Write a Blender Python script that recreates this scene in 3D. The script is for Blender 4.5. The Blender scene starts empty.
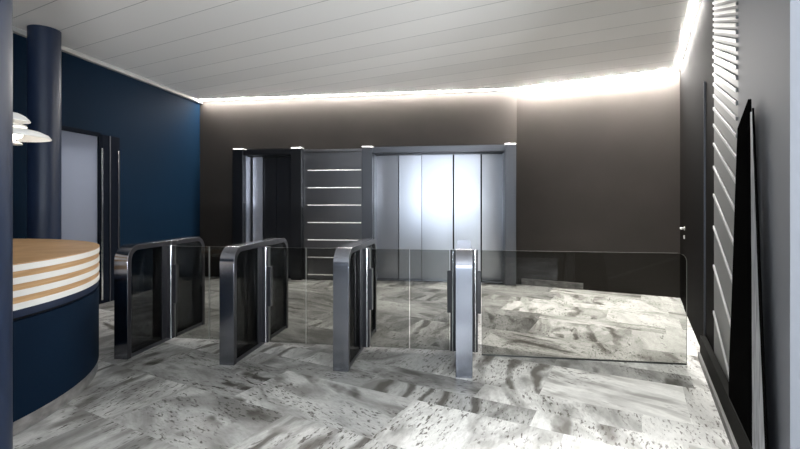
import bpy, bmesh, math, random
from mathutils import Vector, Matrix
S = bpy.context.scene
C = S.collection
random.seed(7)
PI = math.pi

# ------------------------------------------------------------------ camera frame
F, HZ, CH = 447.0, 204.0, 1.35
TH = math.radians(8.15)
cT, sT = math.cos(TH), math.sin(TH)
def U(px, v):
    t = (px-400)/F
    return v*(t*cT-sT)/(t*sT+cT)

# right-hand wall: line from B running toward the camera
A = Vector((0.898, 7.72)); B = Vector((3.075, 6.932))
RD = Vector((-0.3435, -0.939)).normalized()      # along the wall toward the viewer
RN = Vector((-0.939, 0.3435)).normalized()       # out of the wall into the room
AE = (B-A).normalized()                          # along the slanted wall
AN = Vector((AE.y, -AE.x))                       # into the room
CEIL = 3.27
LW = -4.88
def R3(s, off=0.0, z=0.0):
    p = B + RD*s + RN*off
    return Vector((p.x, p.y, z))
def sat(px, off=0.0):
    """distance along the right wall (at offset off) of an image column"""
    t = (px-400)/F
    d = Vector((t*cT-sT, t*sT+cT))
    o = B + RN*off
    # o + RD*s = d*k
    det = RD.x*(-d.y)+d.x*RD.y
    s = (-o.x*(-d.y) - d.x*o.y)/det
    return s
def Rpx(px, py, off=0.0):
    s = sat(px, off)
    p = B + RD*s + RN*off
    Yc = -p.x*sT + p.y*cT
    return Vector((p.x, p.y, CH-(py-HZ)*Yc/F)), s

# ------------------------------------------------------------------ materials
def mat(name, base=(.5,.5,.5), rough=.5, metal=0., emit=None, es=0., spec=.5, coat=0.):
    m = bpy.data.materials.new(name); m.use_nodes = True
    b = m.node_tree.nodes['Principled BSDF']
    b.inputs['Base Color'].default_value = (*base, 1)
    b.inputs['Roughness'].default_value = rough
    b.inputs['Metallic'].default_value = metal
    b.inputs['Specular IOR Level'].default_value = spec
    b.inputs['Coat Weight'].default_value = coat
    if emit:
        b.inputs['Emission Color'].default_value = (*emit, 1)
        b.inputs['Emission Strength'].default_value = es
    return m
def nodes(m):
    return m.node_tree.nodes, m.node_tree.links, m.node_tree.nodes['Principled BSDF']
def noisy(m, base, amp=.25, scale=(3,3,3), rscale=None, detail=4, ramp=(.3,.7)):
    """mottle a principled base colour and roughness with stretched noise"""
    n, l, b = nodes(m)
    tc = n.new('ShaderNodeTexCoord'); mp = n.new('ShaderNodeMapping')
    mp.inputs['Scale'].default_value = scale
    nz = n.new('ShaderNodeTexNoise'); nz.inputs['Scale'].default_value = 1; nz.inputs['Detail'].default_value = detail
    rp = n.new('ShaderNodeMapRange'); rp.inputs[1].default_value = ramp[0]; rp.inputs[2].default_value = ramp[1]
    rp.inputs[3].default_value = 1-amp; rp.inputs[4].default_value = 1+amp
    mx = n.new('ShaderNodeVectorMath'); mx.operation = 'SCALE'; mx.inputs[0].default_value = base
    l.new(tc.outputs['Object'], mp.inputs[0]); l.new(mp.outputs[0], nz.inputs['Vector'])
    l.new(nz.outputs['Fac'], rp.inputs[0]); l.new(rp.outputs[0], mx.inputs['Scale'])
    l.new(mx.outputs[0], b.inputs['Base Color'])
    return m
def brushed(name, base, rough, scale=(420,420,3), amp=.006, bump=.02):
    m = mat(name, base, rough, 1.0)
    n, l, b = nodes(m)
    tc = n.new('ShaderNodeTexCoord'); mp = n.new('ShaderNodeMapping'); mp.inputs['Scale'].default_value = scale
    nz = n.new('ShaderNodeTexNoise'); nz.inputs['Scale'].default_value = 1; nz.inputs['Detail'].default_value = 2
    rp = n.new('ShaderNodeMapRange'); rp.inputs[3].default_value = rough-amp; rp.inputs[4].default_value = rough+amp
    l.new(tc.outputs['Object'], mp.inputs[0]); l.new(mp.outputs[0], nz.inputs['Vector'])
    l.new(nz.outputs['Fac'], rp.inputs[0]); l.new(rp.outputs[0], b.inputs['Roughness'])
    return m
def glass(name, tint, refl=.35, rough=.0):
    m = bpy.data.materials.new(name); m.use_nodes = True
    n, l = m.node_tree.nodes, m.node_tree.links
    for x in list(n): n.remove(x)
    o = n.new('ShaderNodeOutputMaterial'); tr = n.new('ShaderNodeBsdfTransparent'); gl = n.new('ShaderNodeBsdfGlossy')
    tr.inputs[0].default_value = (*tint, 1); gl.inputs['Roughness'].default_value = rough
    gl.inputs[0].default_value = (1,1,1,1)
    lw = n.new('ShaderNodeFresnel'); lw.inputs['IOR'].default_value = 1.45
    mu = n.new('ShaderNodeMath'); mu.operation = 'MULTIPLY'; mu.inputs[1].default_value = refl
    mx = n.new('ShaderNodeMixShader')
    l.new(lw.outputs[0], mu.inputs[0]); l.new(mu.outputs[0], mx.inputs[0])
    l.new(tr.outputs[0], mx.inputs[1]); l.new(gl.outputs[0], mx.inputs[2]); l.new(mx.outputs[0], o.inputs[0])
    return m

M = {}
M['wall_dark'] = noisy(mat('taupe wall', rough=.6, spec=.15), (.025,.0215,.019), .10, (1.5,1.5,1.5))
M['wall_black'] = noisy(mat('black brown panel', rough=.8, spec=.012), (.0035,.0031,.0028), .15, (3,3,.6))
M['blue_wall'] = noisy(mat('navy wall', rough=.7, spec=.06), (.0020,.0108,.0255), .06, (1,1,1))
M['blue_col'] = mat('navy column lacquer', (.009,.017,.040), .42, spec=.32)
M['blue_desk'] = noisy(mat('navy desk panel', rough=.6, spec=.05), (.0025,.009,.021), .06, (2,2,2))
M['white_trim'] = mat('white trim', (.40,.395,.38), .7, spec=.2)
M['grey_wall'] = mat('grey painted wall', (.122,.129,.147), .75)
M['rear_wall'] = mat('rear wall', (.12,.125,.14), .8)
M['steel'] = brushed('brushed steel', (.29,.30,.335), .19)
M['steel_dark'] = brushed('dark brushed steel', (.12,.123,.135), .36)
M['steel_door'] = mat('brushed lift door steel', (.46,.47,.51), .30, 1.0)
M['steel_black'] = brushed('blackened steel', (.05,.051,.056), .4)
M['steel_reveal'] = brushed('satin reveal steel', (.50,.51,.56), .42)
M['panel_metal'] = brushed('panel steel', (.20,.20,.21), .34, (2,160,160))
M['chrome'] = mat('chrome', (.72,.72,.74), .16, 1.0)
M['pale_steel'] = mat('pale satin steel', (.50,.49,.48), .5, .3)
M['black'] = mat('matt black', (.003,.003,.003), .9, spec=.0)
M['black_gloss'] = mat('black plastic', (.012,.012,.015), .3, spec=.5)
M['door_black'] = mat('navy black frame', (.005,.007,.012), .7, spec=.03)
M['rubber'] = mat('black shadow gap', (.006,.006,.007), .7, spec=.2)
M['glass'] = glass('tinted barrier glass', (.67,.675,.66), .35)
M['smoked'] = glass('smoked infill glass', (.36,.37,.38), .4, .04)
M['clear'] = glass('clear pane', (.96,.97,.97), .12)
M['glass_edge'] = mat('polished glass edge', (.16,.175,.165), .3)
def frosted():
    m = bpy.data.materials.new('frosted door glass'); m.use_nodes = True
    n, l = m.node_tree.nodes, m.node_tree.links
    for x in list(n): n.remove(x)
    o = n.new('ShaderNodeOutputMaterial'); a = n.new('ShaderNodeBsdfTranslucent'); b = n.new('ShaderNodeBsdfDiffuse'); mx = n.new('ShaderNodeMixShader')
    a.inputs[0].default_value = (.70,.73,.80,1); b.inputs[0].default_value = (.25,.26,.29,1); mx.inputs[0].default_value = .3
    l.new(a.outputs[0], mx.inputs[1]); l.new(b.outputs[0], mx.inputs[2]); l.new(mx.outputs[0], o.inputs[0])
    return m
M['frosted'] = frosted()
M['oak'] = None
M['white_lac'] = mat('white lacquer stripe', (.70,.69,.66), .45)
M['lamp_white'] = mat('white lamp shade', (.80,.79,.76), .4)
M['lamp_glow'] = mat('opal lamp glass', (.9,.9,.88), .4, emit=(1,.93,.84), es=9)
M['led'] = mat('white led', (1,1,1), .5, emit=(1,.965,.92), es=330)
M['led_strong'] = mat('brighter white led', (1,1,1), .5, emit=(1,.965,.92), es=1350)
M['led_small'] = mat('slot light', (.8,.79,.76), .5, emit=(1,.95,.89), es=.30)
M['slat_base'] = mat('grey ribbed panel', (.12,.124,.124), .6)
M['slat'] = mat('pale rib', (.33,.335,.335), .5)
M['base_dark'] = mat('dark plinth', (.010,.010,.009), .8, spec=.05)
M['base_strip'] = mat('grey plinth strip', (.08,.08,.076), .5)

def oak():
    m = mat('oak veneer', (.40,.26,.14), .45)
    n, l, b = nodes(m)
    tc = n.new('ShaderNodeTexCoord'); mp = n.new('ShaderNodeMapping'); mp.inputs['Scale'].default_value = (3,3,70)
    nz = n.new('ShaderNodeTexNoise'); nz.inputs['Scale'].default_value = 1; nz.inputs['Detail'].default_value = 5; nz.inputs['Distortion'].default_value = .4
    cr = n.new('ShaderNodeValToRGB')
    cr.color_ramp.elements[0].position = .3; cr.color_ramp.elements[0].color = (.36,.21,.095,1)
    cr.color_ramp.elements[1].position = .7; cr.color_ramp.elements[1].color = (.52,.33,.165,1)
    l.new(tc.outputs['Object'], mp.inputs[0]); l.new(mp.outputs[0], nz.inputs['Vector']); l.new(nz.outputs['Fac'], cr.inputs[0]); l.new(cr.outputs[0], b.inputs['Base Color'])
    return m
M['oak'] = oak()

def ceiling_mat():
    m = mat('white metal ceiling planks', (.80,.785,.765), .55)
    n, l, b = nodes(m)
    tc = n.new('ShaderNodeTexCoord'); sp = n.new('ShaderNodeVectorMath'); sp.operation = 'DOT_PRODUCT'
    nn = -AN
    sp.inputs[1].default_value = (nn.x, nn.y, 0)
    l.new(tc.outputs['Object'], sp.inputs[0])
    a = n.new('ShaderNodeMath'); a.operation = 'SUBTRACT'; a.inputs[1].default_value = 5.79-4*.4+.002
    d = n.new('ShaderNodeMath'); d.operation = 'DIVIDE'; d.inputs[1].default_value = .4
    fr = n.new('ShaderNodeMath'); fr.operation = 'FRACT'
    lt = n.new('ShaderNodeMath'); lt.operation = 'LESS_THAN'; lt.inputs[1].default_value = .02
    l.new(sp.outputs['Value'], a.inputs[0]); l.new(a.outputs[0], d.inputs[0]); l.new(d.outputs[0], fr.inputs[0]); l.new(fr.outputs[0], lt.inputs[0])
    # plank tone varies a little from board to board
    fl = n.new('ShaderNodeMath'); fl.operation = 'FLOOR'; l.new(d.outputs[0], fl.inputs[0])
    wn = n.new('ShaderNodeTexWhiteNoise'); wn.noise_dimensions = '1D'; l.new(fl.outputs[0], wn.inputs['W'])
    mr = n.new('ShaderNodeMapRange'); mr.inputs[3].default_value = .95; mr.inputs[4].default_value = 1.03; l.new(wn.outputs['Value'], mr.inputs[0])
    sc = n.new('ShaderNodeVectorMath'); sc.operation = 'SCALE'; sc.inputs[0].default_value = (.80,.785,.765); l.new(mr.outputs[0], sc.inputs['Scale'])
    mx = n.new('ShaderNodeMix'); mx.data_type = 'RGBA'; mx.inputs['B'].default_value = (.36,.36,.36,1)
    l.new(lt.outputs[0], mx.inputs['Factor']); l.new(sc.outputs[0], mx.inputs['A'])
    l.new(mx.outputs['Result'], b.inputs['Base Color'])
    return m
M['ceiling'] = ceiling_mat()

def marble(name, use_attr=True):
    m = mat(name, (.6,.6,.58), .28, spec=.16)
    n, l, b = nodes(m)
    def math_(op, a=None, bb=None, clamp=False):
        x = n.new('ShaderNodeMath'); x.operation = op; x.use_clamp = clamp
        for i, v in enumerate((a, bb)):
            if v is None: continue
            if isinstance(v, (int, float)): x.inputs[i].default_value = v
            else: l.new(v, x.inputs[i])
        return x.outputs[0]
    def rng(v, a, bb, c=0., d=1.):
        x = n.new('ShaderNodeMapRange'); x.inputs[1].default_value = a; x.inputs[2].default_value = bb; x.inputs[3].default_value = c; x.inputs[4].default_value = d
        l.new(v, x.inputs[0]); return x.outputs[0]
    def noise(vec, scale, detail=4, dist=0., rough=.55):
        x = n.new('ShaderNodeTexNoise'); x.inputs['Scale'].default_value = scale; x.inputs['Detail'].default_value = detail
        x.inputs['Distortion'].default_value = dist; x.inputs['Roughness'].default_value = rough
        l.new(vec, x.inputs['Vector']); return x.outputs['Fac']
    def vscale(vec, s):
        x = n.new('ShaderNodeMapping'); x.inputs['Scale'].default_value = s; l.new(vec, x.inputs['Vector']); return x.outputs[0]
    tc = n.new('ShaderNodeTexCoord')
    at = n.new('ShaderNodeAttribute'); at.attribute_name = 'tile'
    sep = n.new('ShaderNodeSeparateColor'); l.new(at.outputs['Color'], sep.inputs[0])
    r, g, bl = sep.outputs[0], sep.outputs[1], sep.outputs[2]
    # own piece of the slab per tile: turn the grain along or across the row and shift the stone
    rot = n.new('ShaderNodeVectorRotate'); rot.rotation_type = 'Z_AXIS'
    l.new(tc.outputs['Object'], rot.inputs['Vector'])
    turn = math_('MULTIPLY', math_('GREATER_THAN', g, .45), 1.35)
    ang = math_('ADD', math_('ADD', turn, .2), math_('MULTIPLY', r, .45))
    l.new(ang, rot.inputs['Angle'])
    off = n.new('ShaderNodeVectorMath'); off.operation = 'SCALE'; off.inputs['Scale'].default_value = 37.
    l.new(at.outputs['Color'], off.inputs[0])
    ad = n.new('ShaderNodeVectorMath'); ad.operation = 'ADD'; l.new(rot.outputs[0], ad.inputs[0]); l.new(off.outputs[0], ad.inputs[1])
    P = ad.outputs[0]
    big = noise(vscale(P, (.8, 2.0, 1)), 1.5, 4, 1.2)
    cloud = rng(big, .42, .62)
    wave = n.new('ShaderNodeTexWave'); wave.wave_type = 'BANDS'; wave.bands_direction = 'Y'
    wave.inputs['Scale'].default_value = .9; wave.inputs['Distortion'].default_value = 11; wave.inputs['Detail'].default_value = 4.5; wave.inputs['Detail Scale'].default_value = .8; wave.inputs['Detail Roughness'].default_value = .6
    l.new(vscale(P, (.8, 1.5, 1)), wave.inputs['Vector'])
    vein = rng(wave.outputs['Fac'], .62, .95)
    vmask = rng(noise(P, 1.1, 3, .8), .48, .60)
    vein = math_('MULTIPLY', vein, vmask)
    fine = noise(vscale(P, (9, 26, 1)), 1.6, 6, .8, .7)
    streak = rng(fine, .46, .68)
    # dark pock flecks, drawn out along the grain, only in some bands
    fk = noise(vscale(P, (19, 58, 1)), 1.0, 2.5, .3)
    fleck = rng(fk, .56, .64)
    fmask = rng(noise(vscale(P, (.8, 1.6, 1)), 1.3, 3, 1.2), .455, .53)
    fleck = math_('MULTIPLY', fleck, fmask)
    def mix(f, a, bb):
        x = n.new('ShaderNodeMix'); x.data_type = 'RGBA'
        l.new(f, x.inputs['Factor'])
        for k, v in (('A', a), ('B', bb)):
            if isinstance(v, tuple): x.inputs[k].default_value = (*v, 1)
            else: l.new(v, x.inputs[k])
        return x.outputs['Result']
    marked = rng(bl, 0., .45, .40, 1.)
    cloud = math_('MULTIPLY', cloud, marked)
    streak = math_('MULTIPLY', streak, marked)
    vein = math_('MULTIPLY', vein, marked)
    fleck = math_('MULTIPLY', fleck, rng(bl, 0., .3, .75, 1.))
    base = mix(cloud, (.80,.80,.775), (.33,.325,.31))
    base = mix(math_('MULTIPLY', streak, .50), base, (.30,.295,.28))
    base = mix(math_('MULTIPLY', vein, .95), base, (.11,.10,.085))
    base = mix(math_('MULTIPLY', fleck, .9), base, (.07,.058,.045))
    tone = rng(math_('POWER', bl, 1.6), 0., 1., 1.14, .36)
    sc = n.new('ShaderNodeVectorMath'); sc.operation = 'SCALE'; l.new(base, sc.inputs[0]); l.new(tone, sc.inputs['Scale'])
    l.new(sc.outputs[0], b.inputs['Base Color'])
    l.new(rng(fine, .3, .7, .28, .42), b.inputs['Roughness'])
    return m
M['marble'] = marble('grey veined marble')
M['skirt'] = noisy(mat('grey marble skirting', rough=.35), (.16,.155,.15), .5, (9,9,20), detail=6)
M['grout'] = mat('dark tile joint', (.12,.115,.105), .8)

# ------------------------------------------------------------------ mesh helpers
class MB:
    def __init__(s): s.bm = bmesh.new()
    def box(s, x0, x1, y0, y1, z0, z1, mi=0):
        vs = [s.bm.verts.new((x, y, z)) for z in (z0, z1) for x, y in ((x0,y0),(x1,y0),(x1,y1),(x0,y1))]
        for f in ((3,2,1,0),(4,5,6,7),(0,1,5,4),(1,2,6,5),(2,3,7,6),(3,0,4,7)):
            s.bm.faces.new([vs[i] for i in f]).material_index = mi
        return s
    def prism(s, pts, d, mi=0):
        """closed solid from a 3-D polygon pushed along vector d"""
        d = Vector(d)
        a = [s.bm.verts.new(p) for p in pts]; b = [s.bm.verts.new(Vector(p)+d) for p in pts]
        n = len(pts); fs = [s.bm.faces.new(a[::-1]), s.bm.faces.new(b)]
        for i in range(n): fs.append(s.bm.faces.new((a[i], a[(i+1)%n], b[(i+1)%n], b[i])))
        for f in fs: f.material_index = mi
        return s
    def strip(s, p0, p1, nrm, depth, z0, z1):
        """vertical slab between plan points p0,p1, thickness depth along nrm"""
        q0, q1 = p0+nrm*depth, p1+nrm*depth
        s.prism([(p0.x,p0.y,z0),(p1.x,p1.y,z0),(q1.x,q1.y,z0),(q0.x,q0.y,z0)], (0,0,z1-z0)); return s
    def lathe(s, prof, c=(0,0,0), n=32, a0=0, a1=2*PI, close=False):
        full = abs(a1-a0-2*PI) < 1e-6
        k = n if full else n+1
        rings = []
        for r, z in prof:
            if r < 1e-6: rings.append([s.bm.verts.new((c[0], c[1], c[2]+z))]*k)
            else: rings.append([s.bm.verts.new((c[0]+r*math.cos(a0+(a1-a0)*i/n), c[1]+r*math.sin(a0+(a1-a0)*i/n), c[2]+z)) for i in range(k)])
        pairs = list(zip(rings, rings[1:]))
        if close: pairs.append((rings[-1], rings[0]))
        for A_, B_ in pairs:
            for i in range(n):
                j = (i+1) % k
                vs = []
                for v in (A_[i], A_[j], B_[j], B_[i]):
                    if v not in vs: vs.append(v)
                if len(vs) > 2:
                    try: s.bm.faces.new(vs)
                    except ValueError: pass
        if close and not full:
            s.bm.faces.new([r[0] for r in rings]); s.bm.faces.new([r[-1] for r in rings][::-1])
        return s
    def tube(s, pts, r, n=10):
        pts = [Vector(p) for p in pts]; rings = []
        for i, p in enumerate(pts):
            t = (pts[min(i+1,len(pts)-1)]-pts[max(i-1,0)]).normalized()
            up = Vector((0,0,1)) if abs(t.z) < .9 else Vector((1,0,0))
            a = t.cross(up).normalized(); b = t.cross(a)
            rr = r[i] if isinstance(r, (list,tuple)) else r
            rings.append([s.bm.verts.new(p+(a*math.cos(2*PI*k/n)+b*math.sin(2*PI*k/n))*rr) for k in range(n)])
        for A_, B_ in zip(rings, rings[1:]):
            for k in range(n): s.bm.faces.new((A_[k], A_[(k+1)%n], B_[(k+1)%n], B_[k]))
        s.bm.faces.new(rings[0][::-1]); s.bm.faces.new(rings[-1])
        return s
    def build(s, name, m, parent=None, bevel=0., smooth=False, seg=2, ang=35):
        bmesh.ops.recalc_face_normals(s.bm, faces=s.bm.faces)
        me = bpy.data.meshes.new(name); s.bm.to_mesh(me); s.bm.free()
        for x in (m if isinstance(m, (list,tuple)) else [m]): me.materials.append(x)
        if smooth:
            me.polygons.foreach_set('use_smooth', [True]*len(me.polygons))
            me.set_sharp_from_angle(angle=math.radians(ang))
        o = bpy.data.objects.new(name, me); C.objects.link(o)
        if parent: o.parent = parent
        if bevel:
            b = o.modifiers.new('bevel', 'BEVEL'); b.width = bevel; b.segments = seg; b.limit_method = 'ANGLE'; b.angle_limit = math.radians(40)
            b.harden_normals = False
        return o
def empty(name, loc=(0,0,0), rz=0):
    o = bpy.data.objects.new(name, None); C.objects.link(o); o.location = loc; o.rotation_euler = (0,0,rz); o.empty_display_size = .1
    return o
def tag(o, label, cat, group=None):
    o['label'] = label; o['category'] = cat
    if group: o['group'] = group
    return o
def struct(o, label=None):
    o['kind'] = 'structure'
    if label: o['label'] = label
    return o

# ------------------------------------------------------------------ floor
def build_floor():
    bm = bmesh.new(); col = bm.loops.layers.float_color.new('tile')
    e, n = AE, -AN
    rows = [-5.0]
    while rows[-1] < .9: rows.append(rows[-1]+.58)
    rows = [r-(rows[-1]-1.03) for r in rows] + [1.61,2.19,2.77,3.0,3.26,3.9,4.16,4.74,5.40,5.68,6.26,6.54,7.12,7.72,8.3,8.9]
    known = {1.61: -2.9, 3.0: .02, 3.26: -.62, 3.9: .363}
    special = {}
    rnd = random.Random(21)
    for k in range(len(rows)-1):
        d0, d1 = rows[k], rows[k+1]
        start = known.get(d0, rnd.uniform(-.5,.5))
        cuts = [start]
        while cuts[0] > -9: cuts.insert(0, cuts[0]-rnd.uniform(.75,1.35))
        while cuts[-1] < 7: cuts.append(cuts[-1]+rnd.uniform(.75,1.35))
        for a, b_ in zip(cuts, cuts[1:]):
            vs = [bm.verts.new((*(e*x+n*y), 0)) for x, y in ((a,d0),(b_,d0),(b_,d1),(a,d1))]
            f = bm.faces.new(vs)
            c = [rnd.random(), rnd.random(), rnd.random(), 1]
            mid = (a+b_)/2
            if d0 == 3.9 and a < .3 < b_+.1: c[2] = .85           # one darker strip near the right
            elif mid < -1.15: c[2] = .72+.28*c[2]  # greyer stone on the left, darkened further to paint in light falloff
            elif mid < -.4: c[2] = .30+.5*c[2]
            elif d0 > 1.5: c[2] *= .38              # right-hand tiles paled to paint in stronger light
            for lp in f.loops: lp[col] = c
    bmesh.ops.inset_individual(bm, faces=bm.faces[:], thickness=.0045)
    for f in bm.faces:
        if f.calc_area() < .02 : f.material_index = 1
    def cut(co, no):
        bmesh.ops.bisect_plane(bm, geom=bm.verts[:]+bm.edges[:]+bm.faces[:], plane_co=co, plane_no=no, clear_outer=True)
    cut((-6.6,0,0), (-1,0,0)); cut((0,8.3,0), (0,1,0)); cut((0,-3.6,0), (0,-1,0)); cut((5.1,0,0), (1,0,0))
    q = B - AN*.12
    cut((q.x,q.y,0), (-AN.x,-AN.y,0))
    me = bpy.data.meshes.new('floor'); bm.to_mesh(me); bm.free()
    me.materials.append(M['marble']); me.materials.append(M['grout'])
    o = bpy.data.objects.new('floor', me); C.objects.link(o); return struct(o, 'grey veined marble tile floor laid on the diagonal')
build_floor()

# ------------------------------------------------------------------ shell
RE = B + RD*5.35                                  # end of right wall
RO = RE + RN*-4.0                                 # outer end of the return wall
x_out = RO.x
ceil_pts = [(-6.6,-3.6),(x_out,-3.6),(x_out,RO.y-.1),(x_out,7.2),(3.2,7.2),(B.x+.1,B.y+.15),(A.x,A.y+.45),(A.x,8.3),(-6.6,8.3)]
struct(MB().prism([(x,y,CEIL) for x,y in ceil_pts], (0,0,.12)).build('ceiling', M['ceiling']), 'white plank ceiling')

# back wall, v = 7.73, with the two lift openings
VB = 7.73; VP = 7.6
uL0, uL1, uL2, uL3 = U(233,VP), U(243,VP), U(291,VP), U(301.5,VP)
uR0, uR1, uR2, uR3 = U(362,VP), U(372.3,VP), U(505,VP), U(516,VP)
for nm, x0, x1, z0, lb in (('wall_back_left', LW-.2, uL0-.001, 0, 'dark taupe wall left of the narrow elevator'), ('wall_back_header', uL0-.001, uL3+.001, 2.36, 'dark taupe wall above the narrow elevator'),
        ('wall_back_middle', uL3+.001, uR0-.001, 0, 'dark taupe wall between the elevators'), ('wall_back_header', uR0-.001, uR3+.001, 2.36, 'dark taupe wall above the wide elevator'), ('wall_back_right', uR3+.001, A.x+.2, 0, 'dark taupe wall right of the wide elevator')):
    struct(MB().box(x0, x1, VB, 8.25, z0, CEIL).build(nm, M['wall_dark']), lb)
struct(MB().strip(A-AE*.02, B+AE*.0, -AN, .12, 0, CEIL).build('wall_angled', M['wall_dark']), 'slanted dark taupe wall')
# marble skirting on the first stretch of the slanted wall
MBs = MB().strip(A+AE*.06, A+AE*1.02, AN, .015, 0, .105)
struct(MBs.build('trim_1', M['skirt'], bevel=.003), 'short marble skirting at foot of the slanted wall')
# right wall: black panelled stretch, ribbed stretch, grey stretch
s_door1 = 2.87
s_rib0, s_rib1 = sat(714), sat(738)
struct(MB().strip(B-RD*.1, B+RD*s_rib0, -RN, .15, 0, CEIL).build('wall_right', M['wall_black']), 'near-black wall on the right')
struct(MB().strip(B+RD*s_rib1, RE, -RN, .15, 0, CEIL).build('wall_right_near', M['grey_wall']), 'plain grey wall at right edge')
struct(MB().strip(RE-RN*.15, RO, -RD, .15, 0, CEIL).build('wall_return', M['grey_wall']), 'grey wall end turning away at the right edge')
# ribbed stretch: a panel with pale sloping ribs
rib = MB().strip(B+RD*s_rib0, B+RD*s_rib1, -RN, .15, 0, CEIL)
struct(rib.build('wall_right_ribbed', M['slat_base']), 'grey wall stretch with pale sloping ribs')
ribs = MB()
ys = [-74,-62,-52,-44,-37,-31,-26,-21,-15.5,-10.5,-5,.5,6,12.5,19,25.5,32.5,40.5,50,60,71.5,84.5,101,120,143,171,203,242,288,340]
for yk in ys:
    q0, _ = Rpx(714.6, 24+yk); q1, _ = Rpx(738, 24+yk*98/74.)
    wd = .012 if yk > 0 else .010
    lo, hi = .21, CEIL-.02
    if q0.z < lo: continue
    if q1.z < lo:
        t = (q0.z-lo)/(q0.z-q1.z); q1 = q0.lerp(q1, t)
    if q0.z > hi or q1.z > hi: continue
    n3 = Vector((RN.x,RN.y,0))
    ribs.prism([q0-Vector((0,0,wd)), q1-Vector((0,0,wd)), q1+Vector((0,0,wd)), q0+Vector((0,0,wd))], n3*.012)
struct(ribs.build('trim_2', M['slat'], bevel=.003), 'pale sloping ribs on the right wall')
# plinth under the right wall
struct(MB().strip(B+RD*s_door1, RE-RD*.005, RN, .045, 0, .20).build('baseboard_right', M['base_dark'], bevel=.004), 'dark plinth along right wall')
struct(MB().strip(B+RD*(s_door1+.01), RE-RD*.005, RN, .062, 0, .055).build('trim_3', M['base_strip'], bevel=.003), 'grey strip at foot of the dark plinth')

# left wall with lit glass door
dv0, dv1, dz = 4.70, 5.40, 2.29
w = MB(); w.box(LW-.2, LW, -3.5, dv0, 0, CEIL); w.box(LW-.2, LW, dv0, dv1, dz, CEIL); w.box(LW-.2, LW, dv1, VB, 0, CEIL)
struct(w.build('wall_left', M['blue_wall']), 'navy blue wall on the left')
struct(MB().box(LW, LW+.06, -3.5, VB, CEIL-.05, CEIL).build('trim_4', M['white_trim'], bevel=.004), 'white cornice along the blue wall')
w = MB(); w.box(-6.6,-6.5, 3.2, 6.4, 0, CEIL); w.box(-6.5, LW-.2, 3.1, 3.2, 0, CEIL); w.box(-6.5, LW-.2, 6.4, 6.5, 0, CEIL)
M['corridor'] = mat('pale corridor wall', (.42,.44,.50), .8)
struct(w.build('wall_corridor', M['corridor']), 'pale grey wall of the corridor behind the glass door')
# rear of the lobby, behind the viewer: wall with a tall window and a second, added one
VR = -3.5
WIN = [(-1.9, .45, .65, 2.6), (1.7, 4.7, .12, 3.0)]  # second opening added so the ceiling lamp outside can shine in
w = MB(); xs_ = [-6.6, WIN[0][0], WIN[0][1], WIN[1][0], WIN[1][1], x_out]
for i in (0, 2, 4): w.box(xs_[i], xs_[i+1], VR-.15, VR, 0, CEIL)
for wx0, wx1, wz0, wz1 in WIN:
    w.box(wx0, wx1, VR-.15, VR, wz1, CEIL); w.box(wx0, wx1, VR-.15, VR, 0, wz0)
struct(w.build('wall_rear', M['rear_wall']), 'rear wall of the lobby')
struct(MB().box(x_out, x_out+.15, VR, RO.y+.2, 0, CEIL).build('wall_side', M['rear_wall']), 'side wall of the lobby')
for i, (wx0, wx1, wz0, wz1) in enumerate(WIN):
    win = empty('window_%d' % (i+1), (0,0,0)); struct(win, 'unseen lobby window in the rear wall')
    f = MB(); t = .05
    for x in (wx0, (wx0+wx1)/2-t/2, wx1-t): f.box(x, x+t, VR-.10, VR-.04, wz0, wz1)
    f.box(wx0, wx1, VR-.10, VR-.04, wz0, wz0+t); f.box(wx0, wx1, VR-.10, VR-.04, wz1-t, wz1)
    f.build('window_frame', M['steel_black'], win)
    MB().box(wx0, wx1, VR-.075, VR-.069, wz0, wz1).build('pane', M['clear'], win)

# door_1: glazed door in the blue wall
d1 = empty('door_1', (LW, 4.8, 0)); struct(d1, 'glazed door with dark frame in the blue wall')
def D(b): return b
fx0, fx1 = -.06, .025
fr = MB(); fr.box(fx0, fx1, dv0-4.8, dv0-4.8+.05, 0, dz); fr.box(fx0, fx1, dv0-4.8, dv1-4.8, dz-.035, dz+.02)
fr.box(fx0, fx1, dv1-4.8-.03, dv1-4.8+.02, 0, dz)
fr.build('door_frame', M['door_black'], d1, bevel=.004)
MB().box(-.006, .002, dv0-4.75, dv1-4.83, .02, dz-.035).build('door_glass', M['frosted'], d1)
MB().box(.0, .03, dv1-4.8+.02, 5.735-4.8, 0, dz).build('side_panel', M['door_black'], d1, bevel=.003)
MB().box(.03, .045, 5.395-4.8, 5.425-4.8, .05, 2.10).build('pull_bar', M['chrome'], d1, bevel=.004)
MB().box(.03, .04, 5.545-4.8, 5.56-4.8, 0, dz).build('frame_edge', M['steel_dark'], d1, bevel=.003)
MB().box(.03, .045, 5.69-4.8, 5.72-4.8, .05, 2.10).build('pull_bar', M['chrome'], d1, bevel=.004)

# door_2: flush door in the right wall
d2 = empty('door_2', R3(1.8)); struct(d2, 'flush near-black door in the right wall')
inv = Vector(R3(1.8))
def dstrip(s0, s1, off0, th, z0, z1):
    m_ = MB(); m_.strip(B+RD*s0+RN*off0, B+RD*s1+RN*off0, RN, th, z0, z1)
    bmesh.ops.translate(m_.bm, verts=m_.bm.verts, vec=-inv); return m_
dstrip(.80, 2.83, 0, .012, .01, 2.40).build('door_leaf', M['wall_black'], d2, bevel=.003)
dstrip(2.850, 2.858, 0, .014, .0, 2.42).build('edge_strip', M['steel_dark'], d2)
h = MB()
p0, p1, p2 = R3(.93,.012,1.045), R3(.93,.055,1.045), R3(1.055,.058,1.04)
h.tube([p0-inv, p1-inv], .011); h.tube([p1-inv-Vector((RD.x,RD.y,0))*.01, p2-inv], [.011,.009])
n3 = Vector((RN.x,RN.y,0))
h.tube([p0-inv, p0-inv+n3*.008], .026, 18)
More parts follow.
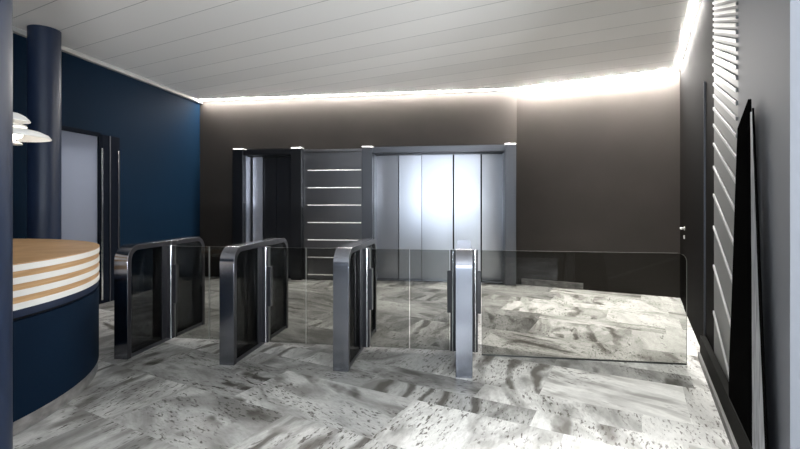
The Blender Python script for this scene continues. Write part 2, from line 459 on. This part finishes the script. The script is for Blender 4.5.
h.build('door_handle', M['pale_steel'], d2, smooth=True)
k = MB(); c0 = R3(.93,.012,.935)-inv; k.tube([c0, c0+n3*.012], .024, 18); k.build('lock_rosette', M['pale_steel'], d2, smooth=True)

# ------------------------------------------------------------------ LED strips
def led(name_pts, n, label, m='led', off=.065):
    a, b_ = name_pts
    m_ = MB().strip(a+n*off, b_+n*off, n, .030, CEIL-.004, CEIL-.0005)
    o = m_.build('led_strip', M[m]); tag(o, label, 'light strip', 'led strips along the ceiling edge')
led((Vector((LW+.015, VB)), Vector((A.x, VB))), Vector((0,-1)), 'glowing white LED strip along ceiling edge above the lifts')
led((A+AE*.05, B-AE*.07), AN, 'glowing white LED strip along ceiling edge of slanted wall, between two corners', 'led_strong', .072)
led((B+RD*.03, B+RD*2.55), RN, 'glowing white LED strip above the near-black right wall, running toward the viewer', 'led', .035)

# ------------------------------------------------------------------ lifts
def post(u0, u1, parent, m, v0=7.585, v1=8.10):
    o = MB().box(u0, u1, v0, v1, 0, 2.338).build('post', m, parent, bevel=.004)
    pr = [(u0,v0-.004,2.338),(u0,v1,2.338),(u0,v1,2.358),(u0,v0+.016,2.358)]
    c = MB().prism(pr, (u1-u0,0,0)).build('post_cap', M['pale_steel'], o)
    return o
def lift(name_loc, label, ul0, ul1, ur0, ur1, nd, pm, lm, dm, edges=None, rm=None):
    rm = rm or dm
    r = empty('elevator', (0,0,0)); tag(r, label, 'elevator')
    post(ul0, ul1, r, pm); post(ur0, ur1, r, pm)
    zt = 2.325; zb = 2.235
    MB().box(ul1, ur0, 7.605, VB-.002, zb, zt).box(ul1, ur0, VB+.002, 8.02, zb, 2.357).build('lintel', lm, r, bevel=.003)
    # deep reveals inside the opening
    g = .012
    MB().box(ul1+.001, ul1+g, 7.70, 8.02, 0, zb).build('reveal', rm, r)
    MB().box(ur0-g, ur0-.001, 7.70, 8.02, 0, zb).build('reveal', rm, r)
    MB().box(ul1+g, ur0-g, 7.74, 8.02, zb-.012, zb).build('head_lining', M['steel_black'], r)
    MB().box(ul1+g, ur0-g, 7.75, 8.06, .0, .012).build('sill', M['steel'], r)
    MB().box(ul1+.002, ur0-.002, 8.06, 8.10, .0, zb).build('shaft_cover', M['rubber'], r)
    e = edges
    for i, (x0, x1, v, tilt, m_) in enumerate(e):
        zc = 2.222
        c = (x0+x1)/2; hw = (x1-x0)/2
        # each sheet is very slightly bowed, as pressed steel is
        bmx = bmesh.new(); nseg = 8; prs = []
        for s_ in range(nseg+1):
            q = -1+2*s_/nseg
            bow = .0012*(1-q*q)
            prs.append((c+q*hw, v-bow+tilt*q*hw))
        mb = MB()
        fa = [mb.bm.verts.new((x,y,.014)) for x,y in prs]; fb = [mb.bm.verts.new((x,y,zc)) for x,y in prs]
        ba = [mb.bm.verts.new((x,v+.03,.014)) for x,y in prs]; bb = [mb.bm.verts.new((x,v+.03,zc)) for x,y in prs]
        for s_ in range(nseg):
            mb.bm.faces.new((fa[s_],fa[s_+1],fb[s_+1],fb[s_])); mb.bm.faces.new((ba[s_+1],ba[s_],bb[s_],bb[s_+1]))
            mb.bm.faces.new((fb[s_],fb[s_+1],bb[s_+1],bb[s_])); mb.bm.faces.new((fa[s_+1],fa[s_],ba[s_],ba[s_+1]))
        mb.bm.faces.new((fa[0],fb[0],bb[0],ba[0])); mb.bm.faces.new((fa[-1],ba[-1],bb[-1],fb[-1]))
        mb.build('door_panel', m_, r, smooth=True, ang=30)
    return r
vd = 7.93
g = .013
xs = [U(p, vd) for p in (375.8, 398.8, 422, 453.5, 481.3, 503.2)]
sd = M['steel_door']
lift(None, 'wide steel elevator with five bright brushed door panels', uR0, uR1, uR2, uR3, 5, M['steel_dark'], M['steel_dark'], M['steel_dark'],
     [(xs[0], xs[1]-g, vd+.02, -.06, sd), (xs[1]+.0, xs[2]-g, vd+.03, .018, sd), (xs[2], xs[3]-g, vd-.01, .014, sd), (xs[3]+g, xs[4]-g, vd+.01, .018, sd), (xs[4]+g, xs[5], vd+.02, .08, sd)])
xl = [U(p, vd) for p in (253.8, 263, 276, 291)]
sb = M['steel_black']
lift(None, 'narrow dark elevator left of the steel wall panel with thin light slots', uL0, uL1, uL2, uL3, 3, sb, sb, M['steel_dark'],
     [(xl[0], xl[1], vd-.03, .06, M['steel_reveal']), (xl[1]+.004, xl[2], vd+.02, 0, sb), (xl[2]+.004, uL2-.015, vd+.03, 0, sb)], rm=M['steel_reveal'])

# steel wall panel with the slot lights between the lifts
pn = empty('wall_panel', ((uL3+uR0)/2, 7.69, 0)); tag(pn, 'dark steel wall panel crossed by seven thin light slots, between the two elevators', 'wall panel')
pc = (uL3+uR0)/2
MB().box(uL3-pc+.003, uR0-pc-.003, 0, VB-7.691, 0, 2.27).build('panel_sheet', M['panel_metal'], pn, bevel=.003)
MB().box(uL3-pc+.003, uR0-pc-.003, -.002, VB-7.691, 2.278, 2.325).build('panel_head', M['panel_metal'], pn, bevel=.003)
xa, xb = U(307.5,7.68)-pc, U(361,7.68)-pc
for k in range(7):
    z = 1.95-.31*k
    MB().box(xa, xb, -.012, .001, z-.008, z+.008).build('light_slot', M['led_small'], pn, bevel=.003)

# ------------------------------------------------------------------ turnstiles
TV = 3.50; TL, TW, TT, THT, TR = 1.17, .130, .046, .988, .140
def band():
    mb = MB(); N = 12
    out, inn = [(0,0)], [(TT,0)]
    def arc(cv, cz, a0, a1, r, lst):
        for i in range(N+1):
            a = a0+(a1-a0)*i/N; lst.append((cv+r*math.cos(a), cz+r*math.sin(a)))
    arc(TR, THT-TR, PI, PI/2, TR, out); arc(TL-TR, THT-TR, PI/2, 0, TR, out); out.append((TL,0))
    ri = TR-TT
    arc(TR, THT-TR, PI, PI/2, ri, inn); arc(TL-TR, THT-TR, PI/2, 0, ri, inn); inn.append((TL-TT,0))
    L = []
    for (a, b_) in zip(out, inn):
        L.append([mb.bm.verts.new((x, p[0], p[1])) for x, p in ((-TW/2,a),(TW/2,a),(TW/2,b_),(-TW/2,b_))])
    for A_, B_ in zip(L, L[1:]):
        for k in range(4): mb.bm.faces.new((A_[k],A_[(k+1)%4],B_[(k+1)%4],B_[k])).material_index = k % 2
    mb.bm.faces.new(L[0]); mb.bm.faces.new(L[-1])
    return mb
def leaf(u0, u1):
    mb = MB().box(u0, u1, .5505, .5605, .03, .935)
    mb.bm.faces.ensure_lookup_table()
    for f in mb.bm.faces:
        f.normal_update()
        if abs(f.normal.y) < .5: f.material_index = 1
    return mb
GRP = 'turnstiles across the lobby'
TLAB = ['dark steel turnstile nearest the curved desk, leftmost of the row',
        'second dark steel turnstile from the curved desk, before the narrow elevator',
        'third steel turnstile from the curved desk, before the light-slot wall panel',
        'bright steel turnstile seen end-on beside the long glass barrier']
bandmesh = None
for i in range(4):
    ux = -.984*(3-i)
    r = empty('turnstile', (ux, TV, 0)); tag(r, TLAB[i], 'turnstile', GRP)
    if i == 0:
        b0 = band().build('frame', [M['steel'], M['black_gloss']], r, bevel=.002, smooth=True, ang=30)
        f1 = MB().box(-.046, .046, TT-.002, .47, .03, THT-TT+.004).build('infill_glass', M['smoked'], r)
        f2 = MB().box(-.046, .046, .62, TL-TT+.002, .03, THT-TT+.004).build('infill_glass', M['smoked'], r)
        f3 = MB().box(-.056, .056, TT, TL-TT, 0, .03).build('base_rail', M['steel_dark'], r, bevel=.003)
        f4 = MB().box(-.054, .054, .47, .62, .03, THT-TT+.004).build('centre_post', M['black_gloss'], r, bevel=.003)
        proto = [b0, f1, f2, f3, f4]
    else:
        for p in proto:
            c = p.copy(); C.objects.link(c); c.parent = r
    for sd_ in (-1, 1):
        if i == 0 and sd_ < 0: continue
        # pivot housing, bright pivot bar, clamp, glass leaf
        q = sorted((sd_*.05, sd_*.122))
        MB().box(q[0], q[1], .535, .60, .03, .94).build('pivot_housing', M['black_gloss'], r, bevel=.003)
        MB().tube([(sd_*.098, .533, .03), (sd_*.098, .533, .938)], .0095, 12).build('pivot_bar', M['chrome'], r, smooth=True)
        q = sorted((sd_*.110, sd_*.150))
        MB().box(q[0], q[1], .525, .585, .375, .755).build('clamp', M['black_gloss'], r, bevel=.004)
        if not (i == 3 and sd_ > 0):
            q = sorted((sd_*.130, sd_*.488))
            leaf(*q).build('glass_leaf', [M['glass'], M['glass_edge']], r)['label'] = 'clear glass gate leaf'

# fixed glass barrier from the last turnstile to the right wall
gx0, gx1, gz0, gz1, gr = .155, 1.85, .012, .937, .07
gb = empty('glass_barrier', ((gx0+gx1)/2, TV+.555, 0)); tag(gb, 'long tinted glass barrier panel running from the last turnstile toward the right wall', 'glass barrier')
gc = (gx0+gx1)/2
pts = [(gx0-gc, -.006, gz0), (gx1-gc, -.006, gz0)]
for k in range(9):
    a = PI/2*k/8; pts.append((gx1-gc-gr+gr*math.cos(a), -.006, gz1-gr+gr*math.sin(a)))
pts.append((gx0-gc, -.006, gz1))
mb = MB().prism(pts, (0,.012,0))
for f in mb.bm.faces:
    f.normal_update()
    if abs(f.normal.y) < .5: f.material_index = 1
mb.build('glass_panel', [M['glass'], M['glass_edge']], gb)
MB().box(gx0-gc, gx1-gc, -.006, .006, 0, .012).build('floor_channel', M['base_strip'], gb, bevel=.002)

# ------------------------------------------------------------------ reception desk
DC = (-4.3, 2.2, 0); R0 = 1.715
dk = empty('reception_desk', DC); tag(dk, 'curved navy reception desk with oak top and oak and white striped rim', 'reception desk')
a0, a1 = math.radians(-100), math.radians(104)
def ring(r0, r1, z0, z1): return MB().lathe([(r0,z0),(r1,z0),(r1,z1),(r0,z1)], n=96, a0=a0, a1=a1, close=True)
ring(R0-.05, R0-.005, 0, .085).build('plinth', M['skirt'], dk, smooth=True)
ring(R0-.06, R0, .085, .665).build('front_panel', M['blue_desk'], dk, smooth=True)
ring(R0-.06, R0-.03, .665, .685).build('shadow_gap', M['rubber'], dk, smooth=True)
ring(R0-.06, R0-.002, .685, .735).build('lower_rail', M['blue_col'], dk, smooth=True)
sh = .0377
for k in range(7):
    z1 = .995-sh*k
    ring(R0-.06, R0+(.004 if k%2 == 0 else .0), z1-sh, z1).build('white_band' if k%2 == 0 else 'oak_band', M['white_lac'] if k%2 == 0 else M['oak'], dk, smooth=True)
ring(R0-.75, R0+.004, .995, 1.002).build('counter_top', M['oak'], dk, smooth=True)

# ------------------------------------------------------------------ columns
c = MB().lathe([(0,0),(.15,0),(.15,CEIL),(0,CEIL)], n=48).build('column', M['blue_col'], smooth=True)
c.location = (-4.582, 4.325, 0); tag(c, 'round navy column standing behind the reception desk by the blue wall', 'column', 'round navy columns')
c2 = c.copy(); C.objects.link(c2); c2.location = (-2.095, 1.62, 0); tag(c2, 'near round navy column cropped by the left edge of the picture, before the desk', 'column', 'round navy columns')

# ------------------------------------------------------------------ pendant lamp
PC = (-3.0, 2.58)
pl = empty('pendant_lamp', (PC[0], PC[1], 0)); tag(pl, 'white layered pendant lamp hanging over the curved desk', 'pendant lamp')
def shade(prof, name, m, th=.003):
    p = prof + [(r-.002, z-th) for r, z in prof[::-1]]
    return MB().lathe(p, n=48, close=True).build(name, m, pl, smooth=True, ang=50)
shade([(.226,1.795),(.208,1.818),(.165,1.839),(.10,1.854),(.070,1.860)], 'wide_shade', M['lamp_white'])
shade([(.096,1.868),(.088,1.878),(.066,1.887),(.045,1.890)], 'middle_shade', M['lamp_white'])
shade([(.112,1.905),(.104,1.920),(.082,1.942),(.05,1.958),(.025,1.963)], 'top_shade', M['lamp_white'])
shade([(.070,1.752),(.062,1.762),(.042,1.770),(.025,1.772)], 'lower_shade', M['lamp_white'])
MB().lathe([(0,1.782),(.04,1.786),(.066,1.80),(.070,1.82),(.058,1.848),(.04,1.862),(0,1.866)], n=32).build('lamp_glass', M['lamp_glow'], pl, smooth=True)
MB().lathe([(0,1.722),(.013,1.726),(.016,1.735),(.010,1.744),(.008,1.785),(0,1.785)], n=20).build('finial', M['lamp_white'], pl, smooth=True)
st = MB()
for a in (0, 2.094, 4.189):
    st.tube([(.03*math.cos(a), .03*math.sin(a), 1.855), (.03*math.cos(a), .03*math.sin(a), 1.965)], .004, 8)
    st.tube([(.05*math.cos(a), .05*math.sin(a), 1.765), (.066*math.cos(a), .066*math.sin(a), 1.862)], .003, 8)
st.build('strut', M['chrome'], pl, smooth=True)
MB().tube([(0,0,1.955), (0,0,2.0)], [.02,.012], 16).build('cap', M['chrome'], pl, smooth=True)
MB().tube([(0,0,1.99), (0,0,CEIL)], .0025, 8).build('cord', M['black_gloss'], pl, smooth=True)

# ------------------------------------------------------------------ leaning board and slab at the right edge
bd_pts = [Rpx(*p, .040)[0] for p in ((748,99),(737.3,128),(735,190),(731.5,300),(729,360))]
def onz(px, z, off):
    q = R3(sat(px, off), off, z); return q
bd = [*bd_pts, onz(728.5,.2005,.040), onz(751.5,.2005,.040), Rpx(751,300,.040)[0]]
n3 = Vector((RN.x,RN.y,0))
o = MB().prism(bd, n3*-.014).build('board', M['black'], bevel=.002)
tag(o, 'tall black tapering board leaning on the grey wall at the right', 'board')
M['slab'] = noisy(mat('grey veined slab', rough=.5), (.22,.23,.25), .6, (40,40,6), detail=6)
sl = [Rpx(750.2,112,.040)[0], Rpx(751.6,300,.040)[0], onz(752.2,.2005,.040), onz(766,.2005,.040), Rpx(758.5,300,.040)[0], Rpx(751.8,112,.040)[0]]
so = empty('stone_slab', sl[2]); tag(so, 'narrow grey stone slab with black edge leaning beside the tall black board', 'slab')
m_ = MB().prism([p-sl[2] for p in sl], n3*-.007); m_.build('slab_face', M['slab'], so, bevel=.002)
ed = [Rpx(751.9,108,.040)[0], Rpx(758.6,300,.040)[0], onz(766.1,.2005,.040), onz(769,.2005,.040), Rpx(761,300,.040)[0], Rpx(752.9,108,.040)[0]]
MB().prism([p-sl[2] for p in ed], n3*-.005).build('black_edge', M['black'], so)

# ------------------------------------------------------------------ light
def area(name, loc, rot, sx, sy, power, col, spread=PI):
    l = bpy.data.lights.new(name, 'AREA'); l.shape = 'RECTANGLE'; l.size = sx; l.size_y = sy; l.energy = power; l.color = col; l.spread = spread
    o = bpy.data.objects.new(name, l); C.objects.link(o); o.location = loc; o.rotation_euler = rot; return o
wx0, wx1, wz0, wz1 = WIN[0]
area('window_daylight', ((wx0+wx1)/2, VR-.2, (wz0+wz1)/2), (math.radians(90),0,0), wx1-wx0-.1, wz1-wz0-.1, 125, (.80,.89,1.0))
wx0, wx1, wz0, wz1 = WIN[1]
area('ceiling_fill', ((wx0+wx1)/2, VR-.8, -.25), (math.radians(118),0,0), 3.4, 1.4, 4200, (.93,.96,1.0))  # lamp added outside, aimed up through the opening to brighten the ceiling
area('corridor_light', (-5.75, 4.8, CEIL-.05), (0,0,0), .8, 2.2, 38, (.97,.98,1.0))
wd = bpy.data.worlds.new('World'); S.world = wd; wd.use_nodes = True
bg = wd.node_tree.nodes['Background']; bg.inputs[0].default_value = (.65,.78,1,1); bg.inputs[1].default_value = .6

cam = bpy.data.cameras.new('Camera'); co = bpy.data.objects.new('Camera', cam); C.objects.link(co)
co.location = (0,0,CH); co.rotation_euler = (PI/2, 0, TH)
cam.sensor_width = 36; cam.lens = F/800*36; cam.shift_y = -(224.5-HZ)/800; cam.clip_start = .05
S.camera = co
S.view_settings.view_transform = 'Standard'; S.view_settings.look = 'None'; S.view_settings.gamma = 1; S.view_settings.use_curve_mapping = False
S.view_settings.exposure = .2
